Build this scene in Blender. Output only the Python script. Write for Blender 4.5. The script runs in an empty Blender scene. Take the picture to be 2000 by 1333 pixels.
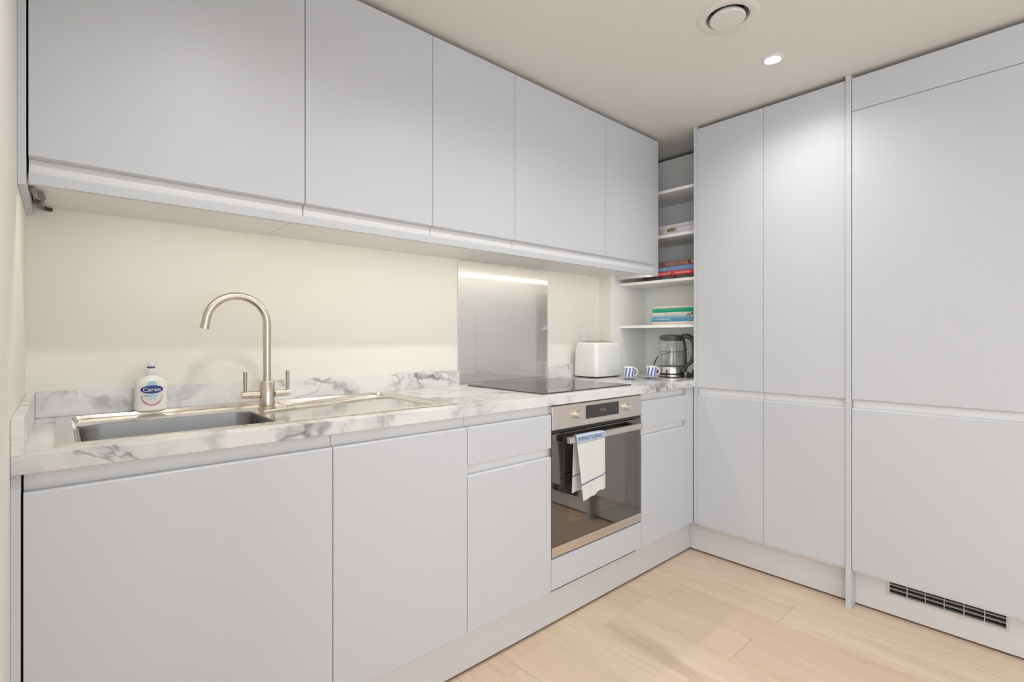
import bpy, bmesh, math, random
from mathutils import Vector, Matrix
random.seed(7)
C = bpy.context.scene.collection
sc = bpy.context.scene
PI = math.pi

# ------------------------------------------------------------------ camera, world, light, exposure
cd = bpy.data.cameras.new('camera'); cam = bpy.data.objects.new('camera', cd); C.objects.link(cam)
cd.sensor_width = 36.0; cd.sensor_fit = 'HORIZONTAL'; cd.lens = 17.706
cd.shift_y = -0.0034; cd.clip_start = 0.01
cam.location = (0, 0, 1.139); cam.rotation_euler = (PI/2, 0, -math.radians(41.906))
sc.camera = cam
w = bpy.data.worlds.new('world'); sc.world = w; w.use_nodes = True
w.node_tree.nodes['Background'].inputs[0].default_value = (0.80, 0.87, 1.0, 1)
w.node_tree.nodes['Background'].inputs[1].default_value = 0.6
sc.view_settings.view_transform = 'Standard'; sc.view_settings.look = 'None'
sc.view_settings.gamma = 1.0; sc.view_settings.use_curve_mapping = False
sc.view_settings.exposure = 0.10
CEIL = 2.245

def area(name, loc, rot, sx, sy, power, col):
    l = bpy.data.lights.new(name, 'AREA'); l.shape = 'RECTANGLE'; l.size = sx; l.size_y = sy
    l.energy = power; l.color = col
    o = bpy.data.objects.new(name, l); C.objects.link(o); o.location = loc; o.rotation_euler = rot
    return o
# daylight through the wide window of the living side of the room, behind the photographer
area('window_daylight', (0.6, -3.10, 1.35), (PI/2, 0, 0), 3.2, 1.6, 27, (0.80, 0.90, 1.0))
# added fill light before the solid far left wall, brightens tall cupboards and niche
area('side_fill_light', (-1.46, -1.25, 1.30), (PI/2, 0, -PI/2), 2.0, 1.5, 34, (0.90, 0.95, 1.0))
DOWNLIGHTS_AND_FILL = [(2.107, 0.797), (1.25, 0.797), (0.40, 0.797), (0.40, -0.9), (0.40, -2.1), (1.7, -2.1)]  # last three unseen; living-side lamps increased in number as added fill
def downlight_and_fill_lamp(x, y, power):
    l = bpy.data.lights.new('downlight_and_fill_lamp', 'SPOT'); l.energy = power; l.color = (1.0, 0.97, 0.935)
    l.spot_size = math.radians(156); l.spot_blend = 1.0; l.shadow_soft_size = 0.03
    o = bpy.data.objects.new('downlight_and_fill_lamp', l); C.objects.link(o); o.location = (x, y, CEIL-0.012)
for x, y in DOWNLIGHTS_AND_FILL: downlight_and_fill_lamp(x, y, 18 if x == 2.107 else 22)
LED_STRENGTH = 64.0

# ------------------------------------------------------------------ colour and material helpers
def s2l(c):
    c = c/255.0
    return c/12.92 if c <= 0.04045 else ((c+0.055)/1.055)**2.4
def rgb(r, g, b): return (s2l(r), s2l(g), s2l(b), 1.0)

class NT:
    def __init__(s, name):
        s.m = bpy.data.materials.new(name); s.m.use_nodes = True
        s.t = s.m.node_tree; s.t.nodes.clear()
        s.out = s.t.nodes.new('ShaderNodeOutputMaterial')
    def n(s, typ, **kw):
        nd = s.t.nodes.new('ShaderNode'+typ)
        for k, v in kw.items():
            if hasattr(nd, k) and not isinstance(k, int): setattr(nd, k, v)
        return nd
    def l(s, a, b): s.t.links.new(a, b)
    def math(s, op, a, b=None, c=None):
        nd = s.n('Math', operation=op)
        for i, v in enumerate((a, b, c)):
            if v is None: continue
            if isinstance(v, (int, float)): nd.inputs[i].default_value = v
            else: s.l(v, nd.inputs[i])
        return nd.outputs[0]
    def mix(s, fac, a, b):
        nd = s.n('Mix', data_type='RGBA')
        for sock, v in ((nd.inputs[0], fac), (nd.inputs[6], a), (nd.inputs[7], b)):
            if isinstance(v, (int, float, tuple)): sock.default_value = v
            else: s.l(v, sock)
        return nd.outputs[2]
    def ramp(s, fac, stops):
        nd = s.n('ValToRGB'); s.l(fac, nd.inputs[0]); e = nd.color_ramp.elements
        while len(e) < len(stops): e.new(0.5)
        for el, (p, c) in zip(e, stops): el.position = p; el.color = c
        return nd.outputs[0]
    def noise(s, vec, scale, detail=3, rough=0.5, dist=0.0):
        nd = s.n('TexNoise'); nd.inputs['Scale'].default_value = scale; nd.inputs['Detail'].default_value = detail
        nd.inputs['Roughness'].default_value = rough; nd.inputs['Distortion'].default_value = dist
        if vec is not None: s.l(vec, nd.inputs['Vector'])
        return nd
    def coord(s, which='Object'): return s.n('TexCoord').outputs[which]
    def mapping(s, vec, scale=(1, 1, 1), loc=(0, 0, 0), rot=(0, 0, 0)):
        nd = s.n('Mapping'); s.l(vec, nd.inputs[0])
        nd.inputs['Location'].default_value = loc; nd.inputs['Rotation'].default_value = rot; nd.inputs['Scale'].default_value = scale
        return nd.outputs[0]
    def bsdf(s, color, rough=0.5, metallic=0.0, **kw):
        b = s.n('BsdfPrincipled')
        for sock, v in (('Base Color', color), ('Roughness', rough), ('Metallic', metallic)):
            if isinstance(v, (int, float, tuple)): b.inputs[sock].default_value = v
            else: s.l(v, b.inputs[sock])
        for k, v in kw.items():
            b.inputs[k.replace('_', ' ')].default_value = v
        s.l(b.outputs[0], s.out.inputs[0]); return b
    def bump(s, b, height, strength=0.1, dist=0.001):
        nd = s.n('Bump'); nd.inputs['Strength'].default_value = strength; nd.inputs['Distance'].default_value = dist
        s.l(height, nd.inputs['Height']); s.l(nd.outputs[0], b.inputs['Normal'])

def plain(name, col, rough=0.5, metallic=0.0, var=0.03, scale=30, bump=0.0, **kw):
    t = NT(name); n = t.noise(t.coord(), scale, 3)
    dark = tuple(c*(1-var) for c in col[:3])+(1,)
    c = t.mix(n.outputs[0], col, dark)
    r = t.math('MULTIPLY_ADD', n.outputs[0], 0.06, rough-0.03)
    b = t.bsdf(c, r, metallic, **kw)
    if bump: t.bump(b, n.outputs[0], bump)
    return t.m

M = {}
M['door'] = plain('matt_white_lacquer', (0.60, 0.624, 0.660, 1), 0.42, var=0.012, scale=6)
M['carcass'] = plain('white_melamine', (0.80, 0.80, 0.80, 1), 0.45, var=0.02)
M['shelf'] = plain('white_shelf_board', (0.89, 0.895, 0.88, 1), 0.4, var=0.02)
M['plinth'] = plain('satin_plinth_board', (0.70, 0.695, 0.695, 1), 0.35, var=0.02)
M['wall'] = plain('cream_wall_paint', (0.80, 0.79, 0.745, 1), 0.7, var=0.02, scale=4, bump=0.02)
M['wall_far'] = plain('white_wall_paint', (0.86, 0.85, 0.82, 1), 0.7, var=0.02, scale=4)
M['ceiling'] = plain('ceiling_paint', (0.80, 0.775, 0.74, 1), 0.85, var=0.02, scale=3)
M['dark'] = plain('dark_gap', (0.02, 0.02, 0.02, 1), 0.8)
M['black_plastic'] = plain('black_plastic', (0.022, 0.022, 0.023, 1), 0.35)
M['grey_plastic'] = plain('charcoal_plastic', (0.075, 0.075, 0.075, 1), 0.38)
M['white_plastic'] = plain('white_plastic', (0.80, 0.80, 0.80, 1), 0.3, var=0.02)
M['vent_plastic'] = plain('vent_plastic', (0.80, 0.77, 0.735, 1), 0.5, var=0.02)
M['grille'] = plain('pale_grille_plastic', (0.62, 0.60, 0.57, 1), 0.4)
M['china'] = plain('white_china', (0.78, 0.79, 0.82, 1), 0.15)
M['paper'] = plain('book_paper', (0.75, 0.72, 0.66, 1), 0.8, var=0.1, scale=300)
M['chrome'] = plain('bright_chrome', (0.8, 0.79, 0.77, 1), 0.12, 1.0)
M['copper'] = plain('grey_brown_cable', (0.23, 0.18, 0.19, 1), 0.5, var=0.4, scale=80)

def steel(name, col, rough, stretch, aniso=0.0, rv=0.08):
    t = NT(name); v = t.mapping(t.coord(), scale=stretch); n = t.noise(v, 1.0, 4, 0.6)
    c = t.mix(n.outputs[0], tuple(x*0.92 for x in col)+(1,), tuple(min(1, x*1.05) for x in col)+(1,))
    r = t.math('MULTIPLY_ADD', n.outputs[0], rv, rough-rv/2)
    b = t.bsdf(c, r, 1.0)
    if aniso:
        b.inputs['Anisotropic'].default_value = aniso
        tg = t.n('Tangent', direction_type='RADIAL', axis='Z'); t.l(tg.outputs[0], b.inputs['Tangent'])
        b.inputs['Anisotropic Rotation'].default_value = 0.25
    t.bump(b, n.outputs[0], 0.03, 0.0005)
    return t.m
t = NT('brushed_splashback_steel'); n = t.noise(t.mapping(t.coord(), scale=(600, 600, 2.0)), 1.0, 4, 0.6)
cc = t.mix(n.outputs[0], (0.72, 0.71, 0.69, 1), (0.82, 0.81, 0.785, 1))
g1 = t.n('BsdfGlossy'); g2 = t.n('BsdfGlossy'); mx = t.n('MixShader'); mx.inputs[0].default_value = 0.60
for g_, r_ in ((g1, 0.055), (g2, 0.42)): t.l(cc, g_.inputs[0]); g_.inputs['Roughness'].default_value = r_
t.l(g1.outputs[0], mx.inputs[1]); t.l(g2.outputs[0], mx.inputs[2]); t.l(mx.outputs[0], t.out.inputs[0]); M['splash'] = t.m
M['oven_steel'] = steel('brushed_oven_steel', (0.76, 0.71, 0.655), 0.34, (3, 400, 400))
M['nickel'] = steel('brushed_nickel', (0.66, 0.59, 0.51), 0.24, (200, 200, 200))
M['nickel_dark'] = steel('brushed_nickel_lever', (0.50, 0.46, 0.41), 0.32, (200, 200, 200))
M['sink'] = steel('polished_sink_steel', (0.74, 0.71, 0.66), 0.13, (60, 60, 60), rv=0.06)
M['bowl'] = steel('shaded_bowl_steel', (0.29, 0.285, 0.28), 0.36, (40, 40, 40), rv=0.10)  # darker copy of the sink steel; dim reflections put into the colour
M['kettle_steel'] = steel('kettle_steel', (0.66, 0.65, 0.62), 0.22, (300, 300, 20))

def marble():
    t = NT('white_marble_laminate'); v = t.coord()
    warp = t.noise(v, 3.2, 4, 0.6)
    vv = t.n('VectorMath', operation='MULTIPLY_ADD'); t.l(warp.outputs[1], vv.inputs[0]); vv.inputs[1].default_value = (0.30, 0.30, 0.30); t.l(v, vv.inputs[2])
    def vein(scale, width, loc, gain):
        m = t.mapping(vv.outputs[0], loc=loc, scale=(1.0, 0.75, 1.25)); n = t.noise(m, scale, 5, 0.52, 0.35)
        a = t.math('ABSOLUTE', t.math('SUBTRACT', n.outputs[0], 0.5))
        k = t.math('SUBTRACT', 1.0, t.math('DIVIDE', a, width)); k = t.math('MAXIMUM', k, 0.0)
        k = t.math('POWER', k, 1.6)
        return t.math('MULTIPLY', k, gain)
    mask = t.noise(t.mapping(v, loc=(3.1, 1.7, 0.2)), 3.4, 2)
    mk = t.n('MapRange'); t.l(mask.outputs[0], mk.inputs[0]); mk.inputs[1].default_value = 0.38; mk.inputs[2].default_value = 0.60
    a = t.math('MULTIPLY', vein(2.6, 0.050, (0.35, 0.0, 0.7), 1.0), mk.outputs[0])
    b = t.math('MULTIPLY', vein(5.5, 0.030, (2.1, 5.0, 0.4), 0.60), mk.outputs[0])
    soft = t.math('MULTIPLY', vein(1.9, 0.15, (0.35, 0.0, 0.7), 0.38), mk.outputs[0])
    tot = t.math('MINIMUM', t.math('ADD', t.math('ADD', a, b), soft), 1.0)
    col = t.mix(t.math('MULTIPLY', tot, 0.85), (0.77, 0.77, 0.772, 1), (0.17, 0.175, 0.185, 1))
    t.bsdf(col, 0.22, Coat_Weight=0.15)
    return t.m
M['marble'] = marble()

def oak():
    t = NT('pale_oak_laminate'); o = t.n('ObjectInfo'); v = t.coord()
    off = t.n('VectorMath', operation='MULTIPLY_ADD')
    comb = t.n('CombineXYZ'); t.l(o.outputs['Random'], comb.inputs[0]); t.l(o.outputs['Random'], comb.inputs[1]); t.l(o.outputs['Random'], comb.inputs[2])
    t.l(comb.outputs[0], off.inputs[0]); off.inputs[1].default_value = (37, 53, 11); t.l(v, off.inputs[2])
    g = t.noise(t.mapping(off.outputs[0], scale=(26, 1.6, 26)), 1.0, 6, 0.62, 0.6)
    gf = t.noise(t.mapping(off.outputs[0], scale=(220, 8, 220)), 1.0, 3, 0.6)
    cl = t.noise(t.mapping(off.outputs[0], scale=(5.5, 1.5, 5)), 1.0, 3, 0.5, 0.4)
    base = t.ramp(g.outputs[0], [(0.25, rgb(218, 192, 166)), (0.55, rgb(232, 211, 189)), (0.8, rgb(240, 222, 202))])
    tint = t.mix(t.math('MULTIPLY', o.outputs['Random'], 0.45), base, rgb(208, 178, 150))
    fine = t.mix(t.math('MULTIPLY', gf.outputs[0], 0.22), tint, rgb(194, 164, 136))
    kr = t.ramp(cl.outputs[0], [(0.64, (0, 0, 0, 1)), (0.80, (1, 1, 1, 1))])
    kn = t.mix(t.math('MULTIPLY', kr, 0.55), fine, rgb(158, 126, 98))
    b = t.bsdf(kn, 0.42)
    t.bump(b, gf.outputs[0], 0.05, 0.0005)
    return t.m
M['oak'] = oak()

def emis(name, col, st):
    t = NT(name); e = t.n('Emission'); e.inputs[0].default_value = col; e.inputs[1].default_value = st
    t.l(e.outputs[0], t.out.inputs[0]); return t.m
M['led'] = emis('led_diffuser', (1.0, 0.90, 0.73, 1), LED_STRENGTH)
M['bulb'] = emis('downlight_bulb', (1.0, 0.95, 0.88, 1), 25.0)

def glassy(name, tint, refl, rough=0.0, fresnel=True):
    t = NT(name); tr = t.n('BsdfTransparent'); tr.inputs[0].default_value = tint
    g = t.n('BsdfGlossy'); g.inputs['Roughness'].default_value = rough; g.inputs[0].default_value = (1, 1, 1, 1)
    mx = t.n('MixShader')
    if fresnel:
        lw = t.n('LayerWeight'); lw.inputs[0].default_value = 0.35
        t.l(t.math('MULTIPLY_ADD', lw.outputs['Facing'], 0.5, refl), mx.inputs[0])
    else: mx.inputs[0].default_value = refl
    t.l(tr.outputs[0], mx.inputs[1]); t.l(g.outputs[0], mx.inputs[2]); t.l(mx.outputs[0], t.out.inputs[0])
    return t.m
M['glass'] = glassy('clear_kettle_glass', (0.985, 0.99, 0.985, 1), 0.03)
M['water'] = glassy('still_water', (0.975, 0.98, 0.975, 1), 0.02)
M['oven_glass'] = glassy('tinted_oven_glass', (0.72, 0.69, 0.65, 1), 0.16, 0.01, False)
M['oven_inner'] = glassy('oven_inner_pane', (0.60, 0.57, 0.53, 1), 0.40, 0.02, False)
M['oven_black'] = plain('black_oven_frame', (0.025, 0.024, 0.023, 1), 0.3)
M['enamel'] = plain('oven_enamel', (0.045, 0.045, 0.045, 1), 0.35)
t = NT('black_hob_glass'); n = t.noise(t.coord(), 20, 2); t.bsdf(t.mix(n.outputs[0], (0.030, 0.028, 0.026, 1), (0.036, 0.034, 0.031, 1)), 0.06, IOR=1.75); M['hob'] = t.m
M['zone'] = plain('printed_zone_ring', (0.10, 0.10, 0.10, 1), 0.2)

def cup_mat():
    t = NT('blue_wavy_striped_china'); v = t.coord(); s = t.n('SeparateXYZ'); t.l(v, s.inputs[0])
    a = t.math('ARCTAN2', s.outputs[1], s.outputs[0])
    wv = t.math('MULTIPLY', t.math('SINE', t.math('MULTIPLY', s.outputs[2], 105.0)), 0.11)
    k = t.math('FRACT', t.math('MULTIPLY', t.math('ADD', t.math('ADD', a, wv), 3.3), 9/(2*PI)))
    band = t.math('LESS_THAN', k, 0.52)
    zok = t.math('MULTIPLY', t.math('GREATER_THAN', s.outputs[2], 0.004), t.math('LESS_THAN', s.outputs[2], 0.0525))
    col = t.mix(t.math('MULTIPLY', band, zok), (0.80, 0.81, 0.86, 1), rgb(98, 114, 172))
    t.bsdf(col, 0.15); return t.m
M['cup'] = cup_mat()
def cloth(name, col):
    t = NT(name); v = t.coord(); wv = t.n('TexWave'); wv.inputs['Scale'].default_value = 350; t.l(v, wv.inputs['Vector'])
    n = t.noise(v, 40, 3); b = t.bsdf(t.mix(n.outputs[0], col, tuple(c*0.92 for c in col[:3])+(1,)), 0.9); t.bump(b, wv.outputs[1], 0.15, 0.0005)
    return t.m
M['towel'] = cloth('white_tea_towel', (0.74, 0.745, 0.73, 1))
M['towel_blue'] = cloth('pale_blue_border', rgb(176, 194, 218))
M['stripe'] = cloth('slate_blue_stripe', rgb(108, 118, 150))
M['ink_blue'] = cloth('blue_ink', rgb(78, 108, 156))
def soap_mat():
    t = NT('milky_plastic'); n = t.noise(t.coord(), 12, 2)
    t.bsdf(t.mix(n.outputs[0], (0.74, 0.74, 0.71, 1), (0.80, 0.80, 0.77, 1)), 0.18, Subsurface_Weight=0.0, Coat_Weight=0.3); return t.m
M['soap'] = soap_mat()
def col(name, r, g, b, rough=0.5): 
    if name not in M: M[name] = plain(name, rgb(r, g, b), rough, var=0.08, scale=60)
    return M[name]

# ------------------------------------------------------------------ mesh helpers
class MB:
    def __init__(s): s.b = bmesh.new()
    def box(s, x0, x1, y0, y1, z0, z1, bev=0.0, seg=2):
        r = bmesh.ops.create_cube(s.b, size=1.0); vs = r['verts']
        for v in vs: v.co = Vector(((x0+x1)/2+v.co.x*(x1-x0), (y0+y1)/2+v.co.y*(y1-y0), (z0+z1)/2+v.co.z*(z1-z0)))
        if bev:
            es = list({e for v in vs for e in v.link_edges})
            bmesh.ops.bevel(s.b, geom=es, offset=bev, segments=seg, affect='EDGES', profile=0.5)
        return s
    def poly(s, pts, faces):
        vs = [s.b.verts.new(p) for p in pts]
        for f in faces:
            try: s.b.faces.new([vs[i] for i in f])
            except ValueError: pass
        return s
    def prism(s, prof, a, b, axis='x'):
        """profile of 2-D points extruded along an axis; x: (y,z), y: (x,z), z: (x,y)"""
        n = len(prof)
        def P(p, t): return {'x': (t, p[0], p[1]), 'y': (p[0], t, p[1]), 'z': (p[0], p[1], t)}[axis]
        vs = [s.b.verts.new(P(p, a)) for p in prof]+[s.b.verts.new(P(p, b)) for p in prof]
        s.b.faces.new(vs[:n]); s.b.faces.new(vs[n:][::-1])
        for i in range(n): s.b.faces.new((vs[i], vs[i+n], vs[(i+1) % n+n], vs[(i+1) % n]))
        return s
    def loft(s, loops, cap0=True, cap1=True, close=False):
        rows = [[s.b.verts.new(p) for p in lp] for lp in loops]; n = len(rows[0])
        for a, b in zip(rows, rows[1:]+([rows[0]] if close else [])):
            for i in range(n): s.b.faces.new((a[i], a[(i+1) % n], b[(i+1) % n], b[i]))
        if not close:
            if cap0: s.b.faces.new(rows[0][::-1])
            if cap1: s.b.faces.new(rows[-1])
        return s
    def lathe(s, prof, c, seg=40, cap0=True, cap1=True, sx=1, sy=1):
        loops = [[(c[0]+r*sx*math.cos(2*PI*i/seg), c[1]+r*sy*math.sin(2*PI*i/seg), c[2]+z) for i in range(seg)] for r, z in prof]
        return s.loft(loops, cap0, cap1)
    def cyl(s, c0, c1, r0, r1=None, seg=24):
        r1 = r0 if r1 is None else r1
        a = Vector(c0); b = Vector(c1); d = (b-a).normalized(); u = d.orthogonal().normalized(); v = d.cross(u)
        L = [[tuple(p+(u*math.cos(2*PI*i/seg)+v*math.sin(2*PI*i/seg))*r) for i in range(seg)] for p, r in ((a, r0), (b, r1))]
        return s.loft(L)
    def tube(s, pts, r, seg=16, sec=None):
        pts = [Vector(p) for p in pts]; n = len(pts); loops = []
        tang = [(pts[min(i+1, n-1)]-pts[max(i-1, 0)]).normalized() for i in range(n)]
        u = tang[0].orthogonal().normalized()
        for i, p in enumerate(pts):
            t = tang[i]; u = (u-t*u.dot(t)).normalized(); v = t.cross(u)
            rr = r(i/(n-1)) if callable(r) else r
            if sec: loops.append([tuple(p+u*a*rr+v*b*rr) for a, b in sec])
            else: loops.append([tuple(p+(u*math.cos(2*PI*k/seg)+v*math.sin(2*PI*k/seg))*rr) for k in range(seg)])
        return s.loft(loops)
    def slab(s, xs, ys, z0, z1, solid):
        """slab of grid cells (i, j) for which solid(cx, cy) holds, as one welded shell"""
        nx, ny = len(xs)-1, len(ys)-1
        on = lambda i, j: 0 <= i < nx and 0 <= j < ny and solid((xs[i]+xs[i+1])/2, (ys[j]+ys[j+1])/2)
        cache = {}
        def V(i, j, z):
            k = (i, j, z)
            if k not in cache: cache[k] = s.b.verts.new((xs[i], ys[j], z))
            return cache[k]
        F = s.b.faces.new
        for i in range(nx):
            for j in range(ny):
                if not on(i, j): continue
                F((V(i, j, z1), V(i+1, j, z1), V(i+1, j+1, z1), V(i, j+1, z1)))
                F((V(i, j, z0), V(i, j+1, z0), V(i+1, j+1, z0), V(i+1, j, z0)))
                if not on(i-1, j): F((V(i, j, z0), V(i, j, z1), V(i, j+1, z1), V(i, j+1, z0)))
                if not on(i+1, j): F((V(i+1, j, z0), V(i+1, j+1, z0), V(i+1, j+1, z1), V(i+1, j, z1)))
                if not on(i, j-1): F((V(i, j, z0), V(i+1, j, z0), V(i+1, j, z1), V(i, j, z1)))
                if not on(i, j+1): F((V(i, j+1, z0), V(i, j+1, z1), V(i+1, j+1, z1), V(i+1, j+1, z0)))
        return s
    def map(s, f):
        for v in s.b.verts: v.co = Vector(f(v.co.x, v.co.y, v.co.z))
        return s
    def build(s, name, mat, parent=None, smooth=False, **kw):
        bmesh.ops.recalc_face_normals(s.b, faces=s.b.faces[:])
        vs = [v.co for v in s.b.verts]
        if parent is not None: org = root_of(parent).location.copy()
        else:
            org = Vector(((min(v.x for v in vs)+max(v.x for v in vs))/2, (min(v.y for v in vs)+max(v.y for v in vs))/2, min(v.z for v in vs)))
        for v in s.b.verts: v.co = v.co-org
        me = bpy.data.meshes.new(name); s.b.to_mesh(me); s.b.free()
        me.materials.append(mat)
        o = bpy.data.objects.new(name, me); C.objects.link(o)
        if parent is not None: o.parent = parent
        else: o.location = org
        if smooth:
            for p in me.polygons: p.use_smooth = True
            try:
                me.set_sharp_from_angle(angle=math.radians(38))
            except Exception: pass
        for k, v in kw.items(): o[k] = v
        return o
def root_of(o):
    while o.parent is not None: o = o.parent
    return o
def thing(name, label, cat, loc=(0, 0, 0), group=None):
    o = bpy.data.objects.new(name, None); C.objects.link(o); o.location = loc
    o.empty_display_size = 0.05
    o['label'] = label; o['category'] = cat
    if group: o['group'] = group
    return o
def tag(o, label, cat, group=None):
    o['label'] = label; o['category'] = cat
    if group: o['group'] = group
    return o
def B(*a, **k): return MB().box(*a, **k)
def struct(mb, name, mat, parent=None, **kw):
    o = mb.build(name, mat, parent)
    if parent is None: o['kind'] = 'structure'
    return o
def text(name, body, width, height, M4, mat, parent, extrude=0.0002, warp=None):
    cu = bpy.data.curves.new(name, 'FONT'); cu.body = body; cu.size = 1; cu.extrude = 0; cu.align_x = 'CENTER'; cu.align_y = 'CENTER'
    cu.resolution_u = 2
    tmp = bpy.data.objects.new('tmp_text', cu); C.objects.link(tmp)
    dg = bpy.context.evaluated_depsgraph_get(); me = bpy.data.meshes.new_from_object(tmp.evaluated_get(dg))
    bpy.data.objects.remove(tmp)
    xs = [v.co.x for v in me.vertices]; ys = [v.co.y for v in me.vertices]
    mb = MB(); mb.b.from_mesh(me)
    cx, cy = (min(xs)+max(xs))/2, (min(ys)+max(ys))/2; sx = width/(max(xs)-min(xs)); sy = height/(max(ys)-min(ys))
    for v in mb.b.verts:
        x, y = (v.co.x-cx)*sx, (v.co.y-cy)*sy
        v.co = Vector(warp(x, y)) if warp else M4 @ Vector((x, y, extrude))
    return mb.build(name, mat, parent)
def face_matrix(loc, right, up):
    r = Vector(right).normalized(); u = Vector(up).normalized(); n = r.cross(u)
    m = Matrix.Identity(4)
    for i, c in enumerate((r, u, n)):
        for j in range(3): m[j][i] = c[j]
    m.translation = Vector(loc); return m

# ------------------------------------------------------------------ key dimensions (metres)
XB = -0.053                        # left edge of the first base unit
YB = 1.3317                        # front plane of the base doors
YU = 1.5383                        # front plane of the wall-unit doors
XT = 2.472                         # front plane of the tall doors
YW = 1.92                          # main wall
DT = 0.018                         # door thickness
ZB, ZCH, ZWU, ZWT = 0.169, 0.8437, 0.880, 0.9162
ZUB, ZUC, ZPL, ZTOP = 1.538, 1.504, 1.4795, 2.2256
XL = -0.0695                       # left wall plane
XR = 3.09                          # right wall plane

# ------------------------------------------------------------------ structure
fl = struct(B(-1.6, 3.2, -3.3, 2.0, -0.12, -0.012), 'floor', M['dark'])
PW = 0.192
rows = [1.18+PW*k for k in range(-14, 11)]
special = {1.756: [1.244, 0.81, -0.39, -1.59], 1.948: [1.199, 0.0, -1.2, -2.4], 2.14: [0.788, -0.41, -1.61], 2.332: [1.20, 0.0, -1.2, -2.4], 1.564: [1.24, 0.04, -1.16, -2.36], 0.988: [1.272, 0.07, -1.13, -2.33]}
plank_meshes = {}
for ri, x0 in enumerate(rows):
    js = None
    for k, v in special.items():
        if abs(k-x0) < 1e-3: js = v
    if js is None:
        s0 = 1.9-((ri*0.47) % 1.2); js = [s0-1.2*i for i in range(5) if s0-1.2*i > -3.2]
    ends = [1.92]+js+[-3.2]
    xa, xb = max(x0, -1.5), min(x0+PW, XR)
    if xb-xa < 0.02: continue
    for a, b in zip(ends, ends[1:]):
        if a-b < 0.02: continue
        key = (round(xb-xa, 4), round(a-b, 4)); g = 0.0005
        if key in plank_meshes:
            o = plank_meshes[key].copy(); C.objects.link(o); o.parent = fl
            o.location = Vector(((xa+xb)/2, (a+b)/2, 0))-fl.location
        else:
            hx, hy = (xb-xa)/2-g, (a-b)/2-g
            m = MB()
            lp = lambda d, z: [(-hx+d, -hy+d, z), (hx-d, -hy+d, z), (hx-d, hy-d, z), (-hx+d, hy-d, z)]
            m.loft([lp(0, -0.012), lp(0, -0.0007), lp(0.0007, 0.0)])
            bmesh.ops.recalc_face_normals(m.b, faces=m.b.faces[:])
            me = bpy.data.meshes.new('plank'); m.b.to_mesh(me); m.b.free(); me.materials.append(M['oak'])
            o = bpy.data.objects.new('plank', me); C.objects.link(o); o.parent = fl
            o.location = Vector(((xa+xb)/2, (a+b)/2, 0))-fl.location
            plank_meshes[key] = o
CUT_V = (1.712, 0.7957, 0.070)
def ring_slab(cx, cy, r, x0, x1, y0, y1, z0, z1, seg=48):
    """rectangular slab with a round hole"""
    m = MB(); circ = []; rect = []
    for i in range(seg):
        a = 2*PI*i/seg; c, s = math.cos(a), math.sin(a); circ.append((cx+r*c, cy+r*s))
        t = min([d for d in ((x1-cx)/c if c > 1e-9 else 1e9, (x0-cx)/c if c < -1e-9 else 1e9, (y1-cy)/s if s > 1e-9 else 1e9, (y0-cy)/s if s < -1e-9 else 1e9)])
        rect.append((cx+t*c, cy+t*s))
    L = [[(x, y, z) for x, y in pts] for pts, z in ((circ, z0), (rect, z0), (rect, z1), (circ, z1))]
    return m.loft(L, close=True)
m = ring_slab(CUT_V[0], CUT_V[1], CUT_V[2], CUT_V[0]-0.15, CUT_V[0]+0.15, CUT_V[1]-0.15, CUT_V[1]+0.15, CEIL, CEIL+0.1)
struct(m, 'ceiling', M['ceiling'])
ce = bpy.data.objects['ceiling']
m = MB(); xs = [-1.6, CUT_V[0]-0.15, CUT_V[0]+0.15, 3.2]; ys = [-3.3, CUT_V[1]-0.15, CUT_V[1]+0.15, 2.0]
m.slab(xs, ys, CEIL, CEIL+0.1, lambda x, y: not (abs(x-CUT_V[0]) < 0.15 and abs(y-CUT_V[1]) < 0.15))
# one object for the whole ceiling: weld the pierced square into the plain field
m2 = MB(); m2.b.from_mesh(ce.data); m2.map(lambda x, y, z: (x+ce.location.x, y+ce.location.y, z+ce.location.z))
tmpme = bpy.data.meshes.new('t'); m2.b.to_mesh(tmpme); m2.b.free(); m.b.from_mesh(tmpme)
old = ce.data; bpy.data.objects.remove(ce)
struct(m, 'ceiling', M['ceiling'])

struct(B(-1.6, 3.2, YW, YW+0.1, 0, CEIL), 'wall_back', M['wall'])
struct(B(-0.17, XL, 0.5, YW, 0, CEIL), 'wall_left', M['wall'])
struct(B(-1.6, -0.17, 0.5, 0.6, 0, CEIL), 'wall_return', M['wall_far'])
struct(B(-1.6, -1.5, -3.2, 0.5, 0, CEIL), 'wall_far_left', M['wall_far'])
struct(B(XR, 3.2, -3.2, YW, 0, CEIL), 'wall_right', M['wall_far'])
m = MB(); m.slab([-1.5, -1.1, 2.3, XR], [0, 0.4, 2.0, 2.245], -3.3, -3.2, lambda x, y: not (-1.1 < x < 2.3 and 0.4 < y < 2.0))
m.map(lambda x, y, z: (x, z, y)); struct(m, 'wall_front', M['wall_far'])
# boxed-out pipe casing in the corner, above the worktop
XC = 2.432
struct(B(XC, 2.80, 1.8355, YW, ZWT, CEIL), 'trim_1', M['wall'])

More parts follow.
